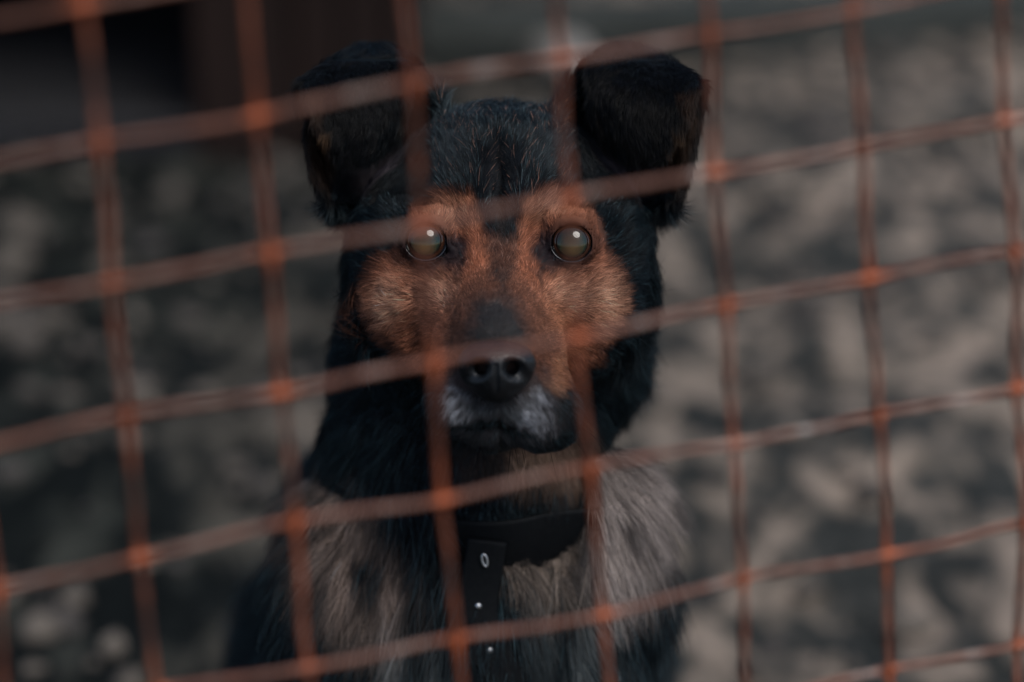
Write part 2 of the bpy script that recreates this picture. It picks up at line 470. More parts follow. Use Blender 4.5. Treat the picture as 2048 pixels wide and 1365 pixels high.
# ---- ears (control rows from the base to the folded tip, picture x, y and depth)
EAR = [[(1118,345,-42),(1165,385,-62),(1235,425,-80),(1310,430,-66),(1352,400,-36)],
       [(1112,285,-46),(1160,310,-72),(1245,340,-88),(1320,345,-70),(1372,345,-32)],
       [(1116,215,-50),(1172,215,-78),(1255,225,-90),(1335,245,-70),(1390,262,-32)],
       [(1150,158,-54),(1195,142,-74),(1262,134,-84),(1335,160,-66),(1403,200,-32)],
       [(1176,128,-50),(1214,104,-60),(1265,96,-66),(1328,122,-54),(1401,168,-26)],
       [(1182,150,-36),(1216,120,-40),(1268,110,-44),(1326,134,-38),(1392,178,-14)],
       [(1186,200,-34),(1222,184,-24),(1272,174,-20),(1326,190,-18),(1376,220,-10)],
       [(1204,258,-36),(1236,254,-24),(1276,248,-17),(1318,254,-16),(1356,264,-12)],
       [(1246,308,-32),(1264,316,-27),(1284,320,-24),(1304,318,-22),(1322,310,-20)]]
def spline_net(net, nu, nv):
    net = np.array(net, float)
    def cr(A_, n):
        A2 = np.concatenate([[2*A_[0]-A_[1]], A_, [2*A_[-1]-A_[-2]]])
        out = []
        for t in np.linspace(0, len(A_)-1, n):
            k = min(int(t), len(A_)-2); u = t-k; p = A2[k:k+4]
            out.append(.5*((2*p[1])+(-p[0]+p[2])*u+(2*p[0]-5*p[1]+4*p[2]-p[3])*u*u+(-p[0]+3*p[1]-3*p[2]+p[3])*u**3))
        return np.array(out)
    return cr(cr(net, nv).transpose(1,0,2), nu).transpose(1,0,2)
ear_net = np.array([[P(*q) for q in row] for row in EAR])
MID = P(1001, 0, -50)[0]
def ear_surf(mirror):
    G = spline_net(ear_net, 26, 46)
    if mirror:
        G = G.copy(); G[:,:,0] = 2*MID-G[:,:,0]
    nv, nu = G.shape[:2]
    idx = np.arange(nu*nv).reshape(nv, nu)
    Q = np.stack([idx[:-1,:-1].ravel(), idx[:-1,1:].ravel(), idx[1:,1:].ravel(), idx[1:,:-1].ravel()], 1)
    return G.reshape(-1,3), Q, nu, nv

ax = [axis(-300, -104, 100, 300, 1.3, 6), axis(-640, -66, 152, 190, 1.3, 6), axis(-760, -100, 78, 110, 1.3, 6)]
Fd = Field(ax)
E = Fd.ell; K_ = Fd.cap
# skull, forehead, brows
E(P(1001,430,-66), (58,50,58), 10)
E(P(1001,345,-62), (52,33,50), 14)
for s_ in (-1, 1):
    E(P(1001+s_*75,408,-30), (21,17,22), 12)
    E(P(1001+s_*200,470,-58), (23,34,40), 14)     # temple
    E(P(1001+s_*178,585,-50), (26,33,40), 16)     # cheek
    E(P(1001+s_*125,575,-22), (20,20,22), 12)     # under the eye
    E(P(1001+s_*140,665,-55), (22,26,34), 16)     # jaw
E(P(1001,470,-22), (17,26,20), 10)
E(P(1001,345,-8), (5,30,8), 7, cut=True)
for s_ in (-1, 1):
    K_(P(1001+s_*178,545,2), P(1001+s_*150,700,-2), 3.5, 5, 8, cut=True)    # fold between cheek and muzzle          # furrow of the forehead
# muzzle
K_(P(1000,560,-22), P(994,700,40), 26, 20.5, 12)
K_(P(1000,640,-20), P(992,775,26), 33, 24, 12)
K_(P(925,690,8), P(918,806,34), 14, 16, 10); K_(P(1062,690,8), P(1080,828,34), 15, 17.5, 10)   # upper lips
E(P(1112,826,18), (12,15,20), 8)
E(P(890,800,14), (10,15,20), 8)
E(P(990,782,40), (14,15,11), 6)
# lower jaw
K_(P(1000,800,-30), P(985,862,28), 24, 9.5, 2.2)
E(P(990,862,26), (16,7.0,16), 3)
# mouth slit and philtrum
Fd.cap(P(990,826,74), P(990,846,70), 1.0, 1.0, 2.5, cut=True)
# neck, chest
K_(P(985,540,-115), P(958,750,-125), 62, 67, 20)
K_(P(958,750,-125), P(918,900,-135), 67, 57, 20)
K_(P(918,900,-135), P(925,1010,-140), 57, 60, 20)
E(P(925,1230,-140), (76,92,68), 24)
E(P(1195,705,-112), (19,28,24), 14); E(P(985,960,-95), (34,46,30), 16)
E(P(722,1195,-128), (38,66,44), 16); E(P(1172,1110,-122), (34,58,38), 14)
K_(P(735,1180,-122), P(752,1420,-112), 35, 25, 12)
K_(P(1165,1160,-118), P(1150,1400,-108), 32, 24, 12)
def LEG(pts, k=10):
    for (a, ra), (b, rb) in zip(pts[:-1], pts[1:]): K_(a, b, ra, rb, k)
LEG([(P(752,1400,-112), 26), (Wv(-.078,1.235,.16), 20), (Wv(-.08,1.235,.06), 18), (Wv(-.08,1.215,.032), 20), (Wv(-.082,1.18,.02), 17)])
LEG([(P(1150,1380,-108), 25), (Wv(.052,1.235,.16), 19), (Wv(.055,1.235,.06), 17), (Wv(.055,1.215,.032), 19), (Wv(.057,1.18,.02), 17)])
LEG([(Wv(-.03,1.37,.32), 80), (Wv(-.042,1.47,.25), 92), (Wv(-.045,1.60,.15), 92)], 24)
LEG([(Wv(-.108,1.52,.17), 66), (Wv(-.128,1.37,.13), 44), (Wv(-.135,1.46,.05), 26), (Wv(-.135,1.30,.025), 19), (Wv(-.137,1.26,.02), 17)], 16)
LEG([(Wv(.025,1.52,.17), 66), (Wv(.048,1.37,.13), 44), (Wv(.055,1.46,.05), 26), (Wv(.06,1.30,.025), 19), (Wv(.062,1.26,.02), 17)], 16)
LEG([(Wv(-.045,1.66,.09), 32), (Wv(-.02,1.78,.035), 20), (Wv(.08,1.84,.03), 16), (Wv(.19,1.83,.026), 10)], 14)
# toes
for cx, cy in ((-.082,1.18), (.057,1.18), (-.137,1.25), (.062,1.25)):
    for t_ in (-1.5, -.5, .5, 1.5):
        K_(Wv(cx+t_*.0105, cy+.012, .016), Wv(cx+t_*.0125, cy-.016+abs(t_)*.004, .011), 8.5, 7, 3)
# ears
for mir in (False, True):
    Vv, Qq, nu, nv = ear_surf(mir)
    bv = BVHTree.FromPolygons([Vector(v) for v in Vv], Qq.tolist())
    sl, X, Y, Z = Fd.sub(Vv.min(0)-12, Vv.max(0)+12)
    sub = Fd.f[sl]; d = np.full(sub.shape, 30, np.float32)
    XX, YY, ZZ = X.ravel(), Y.ravel(), Z.ravel()
    find = bv.find_nearest
    for i, x in enumerate(XX):
        for j, y in enumerate(YY):
            for k in range(0, len(ZZ)):
                r_ = find((x, y, ZZ[k]), 9.0)
                if r_[3] is not None: d[i, j, k] = r_[3]
    Fd.add(sl, d-2.0, 7)
# eyes: lids over the ball, then the opening
EYES = [(P(852,484,-9), -1), (P(1143,487,-9), 1)]
ER = 12.4
for c, s_ in EYES:
    E(c, (14.6,13.9,13.9), 5)
    E(c+np.array([-s_*.5, 12.0, 3.5]), (11,4.2,7.0), 6)
    E(c+np.array([-s_*14.5, -6.5, 1.0]), (5,4,8), 4)
    E(c+np.array([-s_*11.0, -6.0, 13.0]), (4.5,2.4,7), 2, cut=True)       # inner corner
    E(c, (ER+.5,)*3, .8, cut=True)
    E(c+np.array([-s_*.2, -.3, 15.0]), (10.6,9.3,18), 1.0, cut=True)
V, F = surface_nets(Fd.f, Fd.ax)
# keep the outer shell only (largest connected piece)
def keep_large(V, F, minv=400):
    par = np.arange(len(V))
    e = np.concatenate([F[:,[0,1]], F[:,[1,2]], F[:,[2,3]]])
    lab = np.arange(len(V))
    for _ in range(400):
        m = np.minimum(lab[e[:,0]], lab[e[:,1]]); old = lab.copy()
        np.minimum.at(lab, e[:,0], m); np.minimum.at(lab, e[:,1], m)
        lab = lab[lab]
        if (lab == old).all(): break
    u, c = np.unique(lab, return_counts=True)
    big = u[c.argmax()]; k = lab == big
    mp = np.cumsum(k)-1
    return V[k], mp[F[k[F[:,0]]]]
V, F = keep_large(V, F)
e_ = np.concatenate([F[:,[0,1]], F[:,[1,2]], F[:,[2,3]], F[:,[3,0]]])
for it in range(2):
    acc = np.zeros_like(V); cnt = np.zeros(len(V))
    np.add.at(acc, e_[:,0], V[e_[:,1]]); np.add.at(cnt, e_[:,0], 1)
    np.add.at(acc, e_[:,1], V[e_[:,0]]); np.add.at(cnt, e_[:,1], 1)
    V = V*.5+.5*acc/cnt[:,None]

# ---- coat pattern, in picture coordinates of the modelling space
def inpoly(x, y, poly, feather):
    """soft mask: 1 inside, 0 outside, feather in px"""
    p = np.array(poly, float); n_ = len(p); ins = np.zeros(len(x), bool); dist = np.full(len(x), 1e9)
    for i in range(n_):
        a, b = p[i], p[(i+1) % n_]
        cond = ((a[1] > y) != (b[1] > y)); 
        xi = (b[0]-a[0])*(y-a[1])/((b[1]-a[1]) if abs(b[1]-a[1]) > 1e-9 else 1e-9)+a[0]
        ins ^= cond & (x < xi)
        d = b-a; t = np.clip(((x-a[0])*d[0]+(y-a[1])*d[1])/(d.dot(d)+1e-9), 0, 1)
        dist = np.minimum(dist, np.hypot(x-a[0]-t*d[0], y-a[1]-t*d[1]))
    sd_ = np.where(ins, dist, -dist)
    return np.clip(.5+.5*sd_/feather, 0, 1)
def blob(x, y, cx, cy, rx, ry, p=1.0):
    return np.exp(-(((x-cx)/rx)**2+((y-cy)/ry)**2)**p)
BLACK = np.array([.0012,.0046,.0070]); 
def lerp(c, m, col): return c*(1-m[:,None])+np.asarray(col)[None,:]*m[:,None]
FACE = [(700,610),(708,570),(735,525),(770,500),(800,478),(808,440),(832,408),(880,386),(940,380),(968,396),(986,430),(1020,430),
        (1036,392),(1090,380),(1145,384),(1188,412),(1208,450),(1228,505),(1256,550),(1270,610),(1252,668),(1216,712),(1180,748),
        (1146,790),(1120,800),(1060,790),(990,800),(900,800),(862,790),(845,755),(806,735),(768,700),(728,670)]
FACE = [(1001+(a-1001)*(.915 if abs(a-1001) > 180 else .97), b_-(18 if b_ > 640 else 0)) for a, b_ in FACE]
def coat(M):
    x, y = to_px(M); wz = M[:,2]
    x = x + 9*vnoise(M, 9, 21) + 5*vnoise(M, 3.5, 22); y = y + 9*vnoise(M, 9, 23) + 5*vnoise(M, 3.5, 24)
    c = np.repeat(BLACK[None], len(M), 0).astype(float)
    front = np.clip((wz+115)/20, 0, 1); fr2 = np.clip((wz+80)/18, 0, 1)
    # grizzled crown: grey-teal and some brown tipped hairs in the black
    gr = blob(x, y, 905, 280, 70, 70)*.6+blob(x, y, 1100, 290, 70, 70)*.5+blob(x, y, 1190, 345, 50, 32)*.6+blob(x, y, 815, 340, 50, 60)*.9
    gr = np.clip(gr, 0, 1)*front*(y < 440)
    c = lerp(c, gr*.8, (.035,.042,.048))
    face = inpoly(x, y, FACE, 17)*fr2
    tan = np.repeat(np.array([[.215,.078,.042]]), len(M), 0)
    tan = lerp(tan, np.clip(blob(x, y, 772, 600, 30, 46)+blob(x, y, 1218, 600, 32, 56), 0, 1)*.65, (.42,.245,.165))   # pale cheeks
    tan = lerp(tan, np.clip(blob(x, y, 868, 580, 44, 36)+blob(x, y, 1150, 585, 55, 36), 0, 1)*.8, (.33,.185,.125))     # below the eyes
    tan = lerp(tan, np.clip(blob(x, y, 1125, 650, 40, 60), 0, 1)*.35, (.34,.16,.09))
    tan = lerp(tan, np.clip(blob(x, y, 905, 420, 60, 30)+blob(x, y, 1100, 415, 70, 26), 0, 1)*.65, (.29,.143,.09))         # brows
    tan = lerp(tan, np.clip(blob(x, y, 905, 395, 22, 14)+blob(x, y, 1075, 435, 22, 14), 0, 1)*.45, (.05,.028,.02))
    tan = lerp(tan, inpoly(x, y, [(820,545),(845,560),(858,610),(850,700),(822,690),(815,610)], 13)*.72, (.055,.025,.018))  # crease shade of the folds, painted into the coat
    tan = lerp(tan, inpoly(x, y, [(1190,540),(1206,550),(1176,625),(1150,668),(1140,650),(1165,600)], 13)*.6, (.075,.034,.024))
    tan = tan*1.36; tan = lerp(tan, np.clip((wz-8)/16, 0, 1)*.62, (.105,.052,.036))
    tan = lerp(tan, inpoly(x, y, [(925,600),(955,560),(1035,560),(1070,620),(1085,730),(1060,800),(930,800),(900,720)], 30)*.62, (.075,.034,.023))
    tan = lerp(tan, inpoly(x, y, [(950,610),(990,585),(1030,600),(1052,650),(1050,700),(930,700),(934,650)], 22)*.9, (.024,.028,.030))
    tan = lerp(tan, inpoly(x, y, [(968,455),(1036,455),(1032,535),(1006,585),(980,550)], 12)*.72, (.018,.018,.018))
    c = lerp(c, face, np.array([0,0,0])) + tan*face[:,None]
    # dark skin and hair round the eyes and at their inner corners
    for (ex, ey), s_ in (((852,486), -1), ((1143,489), 1)):
        c = lerp(c, blob(x, y, ex, ey+6, 58, 54, 3.0)*front*.96, (.008,.007,.010))
        c = lerp(c, blob(x, y, ex-s_*56, ey+14, 34, 42, 1.8)*front*.95, (.012,.010,.014))
        c = lerp(c, blob(x, y, ex-s_*62, ey+58, 10, 30, 1.5)*front*.6, (.03,.02,.018))
    # black centre blaze, forehead
    c = lerp(c, inpoly(x, y, [(950,285),(1052,285),(1056,375),(1034,470),(970,470),(948,375)], 12), (.006,.008,.011))
    c = lerp(c, inpoly(x, y, [(985,400),(1018,400),(1020,470),(998,480)], 12)*.6, (.03,.024,.022))
    # muzzle tip: dark lips with grey white hair
    mz = np.clip((wz-2)/12, 0, 1)
    c = lerp(c, inpoly(x, y, [(872,770),(905,725),(1075,725),(1110,770),(1146,800),(1150,850),(1090,890),(1000,850),(900,860),(870,830)], 16)*mz*.85, (.035,.030,.032))
    ww = inpoly(x, y, [(884,800),(905,765),(935,800),(945,845),(915,852),(886,840)], 12)+inpoly(x, y, [(1045,800),(1085,775),(1108,820),(1100,868),(1072,884),(1040,850)], 13)
    c = lerp(c, np.clip(ww, 0, 1)*mz*(.55+.45*np.clip(vnoise(M, 2.0, 33)*2, -1, 1)), (.24,.25,.275))
    c = lerp(c, inpoly(x, y, [(1100,720),(1130,700),(1140,770),(1120,800),(1100,780)], 10)*mz*.35, (.30,.14,.07))
    c = lerp(c, inpoly(x, y, [(1112,800),(1150,790),(1152,850),(1118,868)], 9)*mz*.85, (.012,.011,.012))
    jaw = inpoly(x, y, [(900,858),(985,850),(1060,872),(1070,900),(990,905),(910,895)], 10)*mz
    c = lerp(c, jaw*.9, (.028,.028,.031))
    c = lerp(c, inpoly(x, y, [(930,812),(1050,812),(1050,846),(985,840),(930,842)], 9)*mz*.7, (.06,.068,.075))
    c = lerp(c, inpoly(x, y, [(893,848),(985,846),(1060,862),(1095,884),(1050,874),(985,858),(900,860)], 4)*mz*.95, (.004,.005,.006))
    # throat
    th = np.clip((-M[:,2]-45)/15, 0, 1)
    c = lerp(c, inpoly(x, y, [(1010,880),(1150,870),(1185,930),(1160,985),(1030,975),(1000,930)], 26)*.75*(wz < -20), (.15,.095,.068))
    c = lerp(c, inpoly(x, y, [(905,900),(1000,900),(1000,970),(915,975)], 26)*.6*(wz < -20), (.075,.05,.042))
    # grey beige shoulders and chest
    bo = (wz < -45)*np.clip((wz+215)/30, 0, 1)
    st = .5+.5*vnoise(M*np.array([1,.25,1]), 10, 31)
    sh = inpoly(x, y, [(612,1010),(680,985),(770,1060),(815,1150),(835,1290),(800,1330),(720,1290),(640,1200),(610,1110)], 42)
    c = lerp(c, sh*bo*np.clip(st*1.5-.25, 0, 1)*.9, (.27,.20,.165))
    sh = inpoly(x, y, [(1200,960),(1262,975),(1300,1030),(1300,1120),(1262,1215),(1215,1245),(1180,1200),(1180,1030)], 26)
    c = lerp(c, sh*bo*(.5+.5*st), (.36,.305,.28))
    sh = inpoly(x, y, [(985,1135),(1080,1110),(1180,1070),(1190,1240),(1050,1240),(1000,1190)], 26)
    c = lerp(c, sh*bo*np.clip(st*1.6-.3, 0, 1)*.85, (.24,.185,.15))
    sh = inpoly(x, y, [(770,1280),(880,1280),(890,1420),(760,1420)], 26)+inpoly(x, y, [(1045,1240),(1215,1225),(1210,1420),(1050,1420)], 26)
    c = lerp(c, np.clip(sh, 0, 1)*bo*np.clip(st*1.6-.4, 0, 1)*.7, (.13,.15,.155))
    c = lerp(c, inpoly(x, y, [(560,960),(610,930),(640,1010),(600,1030)], 20)*bo*.5, (.2,.2,.2))
    # ears: dusky skin inside, tan edges
    er = (y < 415) & ((x < 872) | (x > 1130)) & (wz < 0)
    xm = np.where(x < 1001, 2002-x, x)
    c = lerp(c, er*blob(xm, y, 1245, 340, 70, 60)*.85*(wz < -38), (.075,.062,.074))
    c = lerp(c, er*inpoly(xm, y, [(1355,190),(1408,180),(1385,360),(1350,390),(1335,330),(1362,270)], 10)*.25, (.20,.10,.055))
    c = lerp(c, er*inpoly(xm, y, [(1196,190),(1225,210),(1235,260),(1205,262)], 12)*.6*(wz < -30), (.09,.06,.038))
    c = lerp(c, er*inpoly(xm, y, [(1345,270),(1372,280),(1362,320),(1345,310)], 9)*.6, (.22,.12,.06))
    return c

# ---- body object
DOG_LOC = np.array([-.03, 1.30, 0.0])
m_skin, N, L, b = nmat('dog_skin')
at = N.new('ShaderNodeAttribute'); at.attribute_name = 'coat'
L.new(at.outputs['Color'], b.inputs['Base Color']); b.inputs['Roughness'].default_value = .65; b.inputs['Specular IOR Level'].default_value = .12
tc = N.new('ShaderNodeTexCoord').outputs['Object']
bp = N.new('ShaderNodeBump'); bp.inputs['Strength'].default_value = .5; bp.inputs['Distance'].default_value = .0006
L.new(noise(N, L, 900, 3, .6, tc), bp.inputs['Height']); L.new(bp.outputs[0], b.inputs['Normal'])
def local(M): return to_world(M) - DOG_LOC
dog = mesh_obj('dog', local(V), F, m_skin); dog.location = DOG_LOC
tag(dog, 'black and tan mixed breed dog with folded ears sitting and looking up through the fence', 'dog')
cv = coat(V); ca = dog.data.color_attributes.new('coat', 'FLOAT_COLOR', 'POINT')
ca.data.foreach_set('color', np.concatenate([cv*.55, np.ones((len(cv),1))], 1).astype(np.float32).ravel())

# ---- coat of hair
def tri_normals(V, F):
    T = np.concatenate([F[:,[0,1,2]], F[:,[0,2,3]]])
    nrm = np.cross(V[T[:,1]]-V[T[:,0]], V[T[:,2]]-V[T[:,0]]); A_ = np.linalg.norm(nrm, axis=1)*.5
    VN = np.zeros_like(V)
    for k in range(3): np.add.at(VN, T[:,k], nrm)
    VN /= np.linalg.norm(VN, axis=1)[:,None]+1e-9
    return T, A_, VN
T, TA, VN = tri_normals(V, F)
TC = V[T].mean(1)
tx, ty = to_px(TC); tn = VN[T].mean(1)
headm = (TC[:,1] > -75) & (TC[:,2] > -110)
dens = np.where(headm, 4.6, 1.7)                       # hairs per square millimetre
dens = np.where(TC[:,2] < -175, .8, dens)
dens = np.where(TC[:,1] < -215, .7, dens)
for (c, s_) in EYES:
    d = np.hypot((TC[:,0]-c[0])*.93, (TC[:,1]-c[1]))
    dens = np.where((d < 12.5) & (TC[:,2] > -35), 0, dens)
    d2 = np.hypot(TC[:,0]-(c[0]-s_*13.5), (TC[:,1]-(c[1]-6)))
    dens = np.where((d2 < 3.6) & (TC[:,2] > -35), 0, dens)
NOSE = P(993,742,60)
dn = np.hypot((TC[:,0]-NOSE[0])/19.0, (TC[:,1]-NOSE[1])/12.5)
dens = np.where((dn < .97) & (TC[:,2] > 40), 0, dens)
dens = np.where((ty > 846) & (ty < 856) & (tx > 900) & (tx < 1060) & (TC[:,2] > 20), .5, dens)
inear = (ty < 400) & ((tx < 860) | (tx > 1142)) & (tn[:,2] > .2) & (TC[:,2] < -50)
dens = np.where(inear, 1.6, dens)
def sample(dens, seed):
    r_ = np.random.default_rng(seed)
    lam = TA*dens; n_ = r_.poisson(lam); ti = np.repeat(np.arange(len(T)), n_)
    a, b_ = r_.random(len(ti)), r_.random(len(ti)); sw = a+b_ > 1; a[sw], b_[sw] = 1-a[sw], 1-b_[sw]
    w0 = (1-a-b_)[:,None]; a = a[:,None]; b_ = b_[:,None]
    p = V[T[ti,0]]*w0+V[T[ti,1]]*a+V[T[ti,2]]*b_; q = VN[T[ti,0]]*w0+VN[T[ti,1]]*a+VN[T[ti,2]]*b_
    q /= np.linalg.norm(q, axis=1)[:,None]+1e-9
    return p, q
def norm(a): return a/(np.linalg.norm(a, axis=1)[:,None]+1e-9)
Pn, Nn = sample(dens, 3)
# nothing grows through the collar
CB = P(936,1020,-138)
x, y = to_px(Pn)
n_h = len(Pn)
# flow
nose_src = P(996,700,75)
away = Pn - nose_src
away[:,2] *= .55
fl = norm(away)
up_head = np.clip((250-y+180)/200, 0, 1)            # crown: sweep up and back
fl = fl + up_head[:,None]*np.array([0,.6,-.9])
ctr = np.sign(x-1001)
# brows fan outwards
body = np.clip((-Pn[:,1]+(-10))/60, 0, 1)*np.clip((-Pn[:,2]-45)/30, 0, 1)
out = np.stack([.35*ctr*np.clip(np.abs(x-950)/300, 0, 1), -np.ones(n_h)*.95, .05*np.ones(n_h)], 1)
fl = fl*(1-body[:,None]) + 1.3*out*body[:,None]
side = (np.abs(x-990) > 235) & (y > 408) & (Pn[:,2] < -35) & (y < 900)
fl = np.where(side[:,None], fl*.3+np.stack([ctr*.75, -.75+0*x, -.25+0*x], 1), fl)
ear = (y < 400) & ((x < 868) | (x > 1134)) & (Pn[:,2] < -4)
flap = ear & (Pn[:,2] > -44) & (y > 120)
fl = np.where(ear[:,None], np.array([[0,1,0]])+0*fl, fl)
fl = np.where(flap[:,None], np.array([[0,-1,.1]])+0*fl, fl)
lip = (Pn[:,2] > 8) & (y > 780)
fl = np.where(lip[:,None], np.stack([ctr*.55, -.8+0*x, -.2+0*x], 1), fl)
jit = np.stack([vnoise(Pn, 11, 41), vnoise(Pn, 11, 42), vnoise(Pn, 11, 43)], 1)*.35 \
    + np.stack([vnoise(Pn, 3.2, 44), vnoise(Pn, 3.2, 45), vnoise(Pn, 3.2, 46)], 1)*.38 \
    + np.random.default_rng(5).normal(0, .16, (n_h, 3))
fl = norm(fl) + jit
fl = norm(fl - Nn*np.sum(fl*Nn, 1)[:,None])
# length (mm)
Lh = np.full(n_h, 5.4)
mu = np.clip((Pn[:,2]+5)/30, 0, 1); Lh = Lh*(1-mu)+3.6*mu
Lh = np.where(y < 400, 9.0, Lh)
Lh = np.where((y < 300) & (Pn[:,2] < -40), 13.0, Lh)
ck = np.clip((np.abs(x-990)-170)/90, 0, 1)*(y > 430); Lh = Lh+ck*5
Lh = np.where(side, 12+np.clip((y-445)/12, 0, 12), Lh)
Lh = Lh*(1-body)+body*np.clip(20+(y-750)*.04, 18, 36)
frontc = (x > 885) & (x < 1175) & (y > 940) & (y < 1120) & (Pn[:,2] < -40)
Lh = np.where(y > 1400, 14, Lh)
Lh = np.where(frontc, 7.0, Lh)
Lh = np.where(ear, 5.0, Lh)
Lh = np.where(ear & (np.abs(vnoise(Pn, 2.5, 47)) > .45), 8, Lh)
Lh = np.where(lip, 5.5, Lh)
for (c, s_) in EYES:
    d = np.hypot(Pn[:,0]-c[0], Pn[:,1]-c[1]); Lh = np.where((d < 22) & (Pn[:,2] > -40), np.minimum(Lh, 3.3+(d-12).clip(0)*.5), Lh)
ragged = vnoise(Pn, 7, 48)
Lh = Lh*(1+.28*ragged)*np.random.default_rng(6).uniform(.65, 1.2, n_h)
lift = np.where(side | (body > .5), .42, .36)+.22*vnoise(Pn, 5, 49)
lift = np.where(mu > .5, .30, lift); lift = np.where(ear, .34, lift)
nk = (body > .4) & (y > 700) & (y < 1010) & (np.abs(x-1030) > 130)
lift = np.where(nk, .62, lift); Lh = np.where(nk, Lh*1.25, Lh)
# colour per hair
cc = coat(Pn + fl*(Lh*.6)[:,None])
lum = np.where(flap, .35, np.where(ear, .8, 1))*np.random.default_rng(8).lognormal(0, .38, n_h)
clum = np.exp(.30*vnoise(Pn, 2.2, 50)+.20*vnoise(Pn, 6, 51))
cc = cc*(lum*clum)[:,None]
r_ = np.random.default_rng(9).random(n_h)
isdark = cc.mean(1) < .03
hp = Pn[:,2] > -100
crown = isdark & hp & (y < 430) & ~ear
pal = np.where(x < 950, .13, .09)*(~(blob(x, y, 1000, 345, 45, 60) > .4))
cc = np.where((crown & (r_ < pal))[:,None], np.array([.062,.088,.096])*lum[:,None], cc)
cc = np.where((crown & (r_ > .982) & (y < 400) & (np.abs(x-1001) < 150))[:,None], np.array([.16,.075,.045])*lum[:,None], cc)
shn = isdark & ~crown & ~ear & (r_ < np.where(y > 650, .2, .10))
cc = np.where(shn[:,None], np.array([.026,.048,.058])*lum[:,None], cc)  # sheen on the black fur, painted as scattered lighter teal hairs
tanm = (cc[:,0] > 1.5*cc[:,2]) & (cc[:,0] > .08)
cc = np.where((tanm & (r_ < .07))[:,None], cc*.22, cc)
cc = np.where((tanm & (r_ > .95))[:,None], np.minimum(cc*1.7+.05, .7), cc)
cc = np.clip(cc, .002, .75)
def make_hair(name, p0, n0, flow, length, col, rad, parent, mat, bend=.5, grav=0.0, lift=.4, npts=6, wob=.25, seed=1):
    n_ = len(p0)
    t = np.linspace(0, 1, npts)[None,:,None]
    lift = np.broadcast_to(np.asarray(lift, float), (n_,))[:,None]
    d0 = norm(flow*(1-lift)+n0*(lift*1.25)); d1 = norm(flow*1.0+n0*(lift*.25)+np.array([0,-grav,0]))
    L_ = np.asarray(length)[:,None,None]
    # path = integral of the direction turning from d0 to d1
    Q = p0[:,None,:]-n0[:,None,:]*.4 + L_*(d0[:,None,:]*(t-t*t*.5)+d1[:,None,:]*(t*t*.5))
    k_ = np.stack([vnoise(p0*1.0+13, 1.1, 60+seed), vnoise(p0+29, 1.1, 61+seed), vnoise(p0+41, 1.1, 62+seed)], 1)
    Q = Q + (k_[:,None,:]*L_*wob*.5)*t*t
    W_ = to_world(Q.reshape(-1, 3)) - DOG_LOC
    hc = bpy.data.hair_curves.new(name); hc.add_curves([npts]*n_)
    hc.attributes['position'].data.foreach_set('vector', W_.astype(np.float32).ravel())
    ra = hc.attributes.get('radius') or hc.attributes.new('radius', 'FLOAT', 'POINT')
    prof = np.array([1, 1, .95, .8, .55, .15]) if npts == 6 else np.interp(np.linspace(0,1,npts), [0,.5,1], [1,.8,.12])
    rr = (np.broadcast_to(rad, (n_,))[:,None]*prof[None,:])/1000
    ra.data.foreach_set('value', rr.astype(np.float32).ravel())
    ca_ = hc.attributes.new('hair_color', 'FLOAT_COLOR', 'CURVE')
    ca_.data.foreach_set('color', np.concatenate([col, np.ones((n_,1))], 1).astype(np.float32).ravel())
    if mat: hc.materials.append(mat)
    o = bpy.data.objects.new(name, hc); C.objects.link(o); o.parent = parent
    return o
m_fur, N, L, b = nmat('dog_fur')
at = N.new('ShaderNodeAttribute'); at.attribute_name = 'hair_color'
L.new(at.outputs['Color'], b.inputs['Base Color']); b.inputs['Roughness'].default_value = .42
b.inputs['Specular IOR Level'].default_value = .14
hard = np.where(hp & (y < 900), .062, .12)*np.random.default_rng(10).uniform(.75, 1.25, n_h)
hard = np.where(mu > .5, .052, hard)
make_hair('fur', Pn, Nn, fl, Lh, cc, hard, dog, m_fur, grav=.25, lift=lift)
print('hairs', n_h, 'verts', len(V))
# ------------------------------------------------------------------ nose leather
axn = [np.arange(-26, 26.01, .55).astype(np.float32) for _ in range(3)]
Fn = Field(axn, 10.0)
# local mm space round the nose centre: right, up, towards the viewer
Fn.ell((0, 2.2, 0), (15.5, 8.2, 13.5), 4)
Fn.ell((-8.6, 0, 1.5), (10.2, 9.6, 9.5), 7); Fn.ell((8.6, 0, 1.5), (10.2, 9.6, 9.5), 7); Fn.ell((0, 0, 1.0), (16.5, 11.5, 11.2), 6)
Fn.ell((0, -5.5, 2.0), (10, 8.6, 10.0), 6)
Fn.ell((0, 6.0, -4), (14.5, 6.5, 13), 7)
for s_ in (-1, 1):
    Fn.cap((s_*8.8, .6, 17), (s_*7.4, .8, 0), 3.7, 2.4, 3.2, cut=True)
    Fn.cap((s_*6.9, 1.2, 14.5), (s_*12.0, -.8, 12.0), 2.9, 3.2, 3.2, cut=True)
    Fn.cap((s_*10.5, -1.0, 14.0), (s_*19.5, -5.0, 6.0), 3.9, 1.6, 2.4, cut=True)
Fn.cap((0, 1.5, 14.6), (0, -13, 12.2), .9, .7, 1.8, cut=True)
Vn, Fnq = surface_nets(Fn.f, Fn.ax)
ta = math.radians(4); 
NC = P(993, 740, 57)
Vn = Vn*np.array([.98, 1.04, 1.0])
Vn[:,2] -= .028*np.abs(Vn[:,1]-6)**1.6
Vn[:,0] *= 1-.012*(4-Vn[:,1]).clip(0)
m_nose, N, L, b = nmat('nose_leather')
tc = N.new('ShaderNodeTexCoord').outputs['Object']
vo = N.new('ShaderNodeTexVoronoi'); vo.inputs['Scale'].default_value = 900; L.new(tc, vo.inputs['Vector'])
b.inputs['Base Color'].default_value = (.0025,.004,.006,1); b.inputs['Roughness'].default_value = .46; b.inputs['Specular IOR Level'].default_value = .4
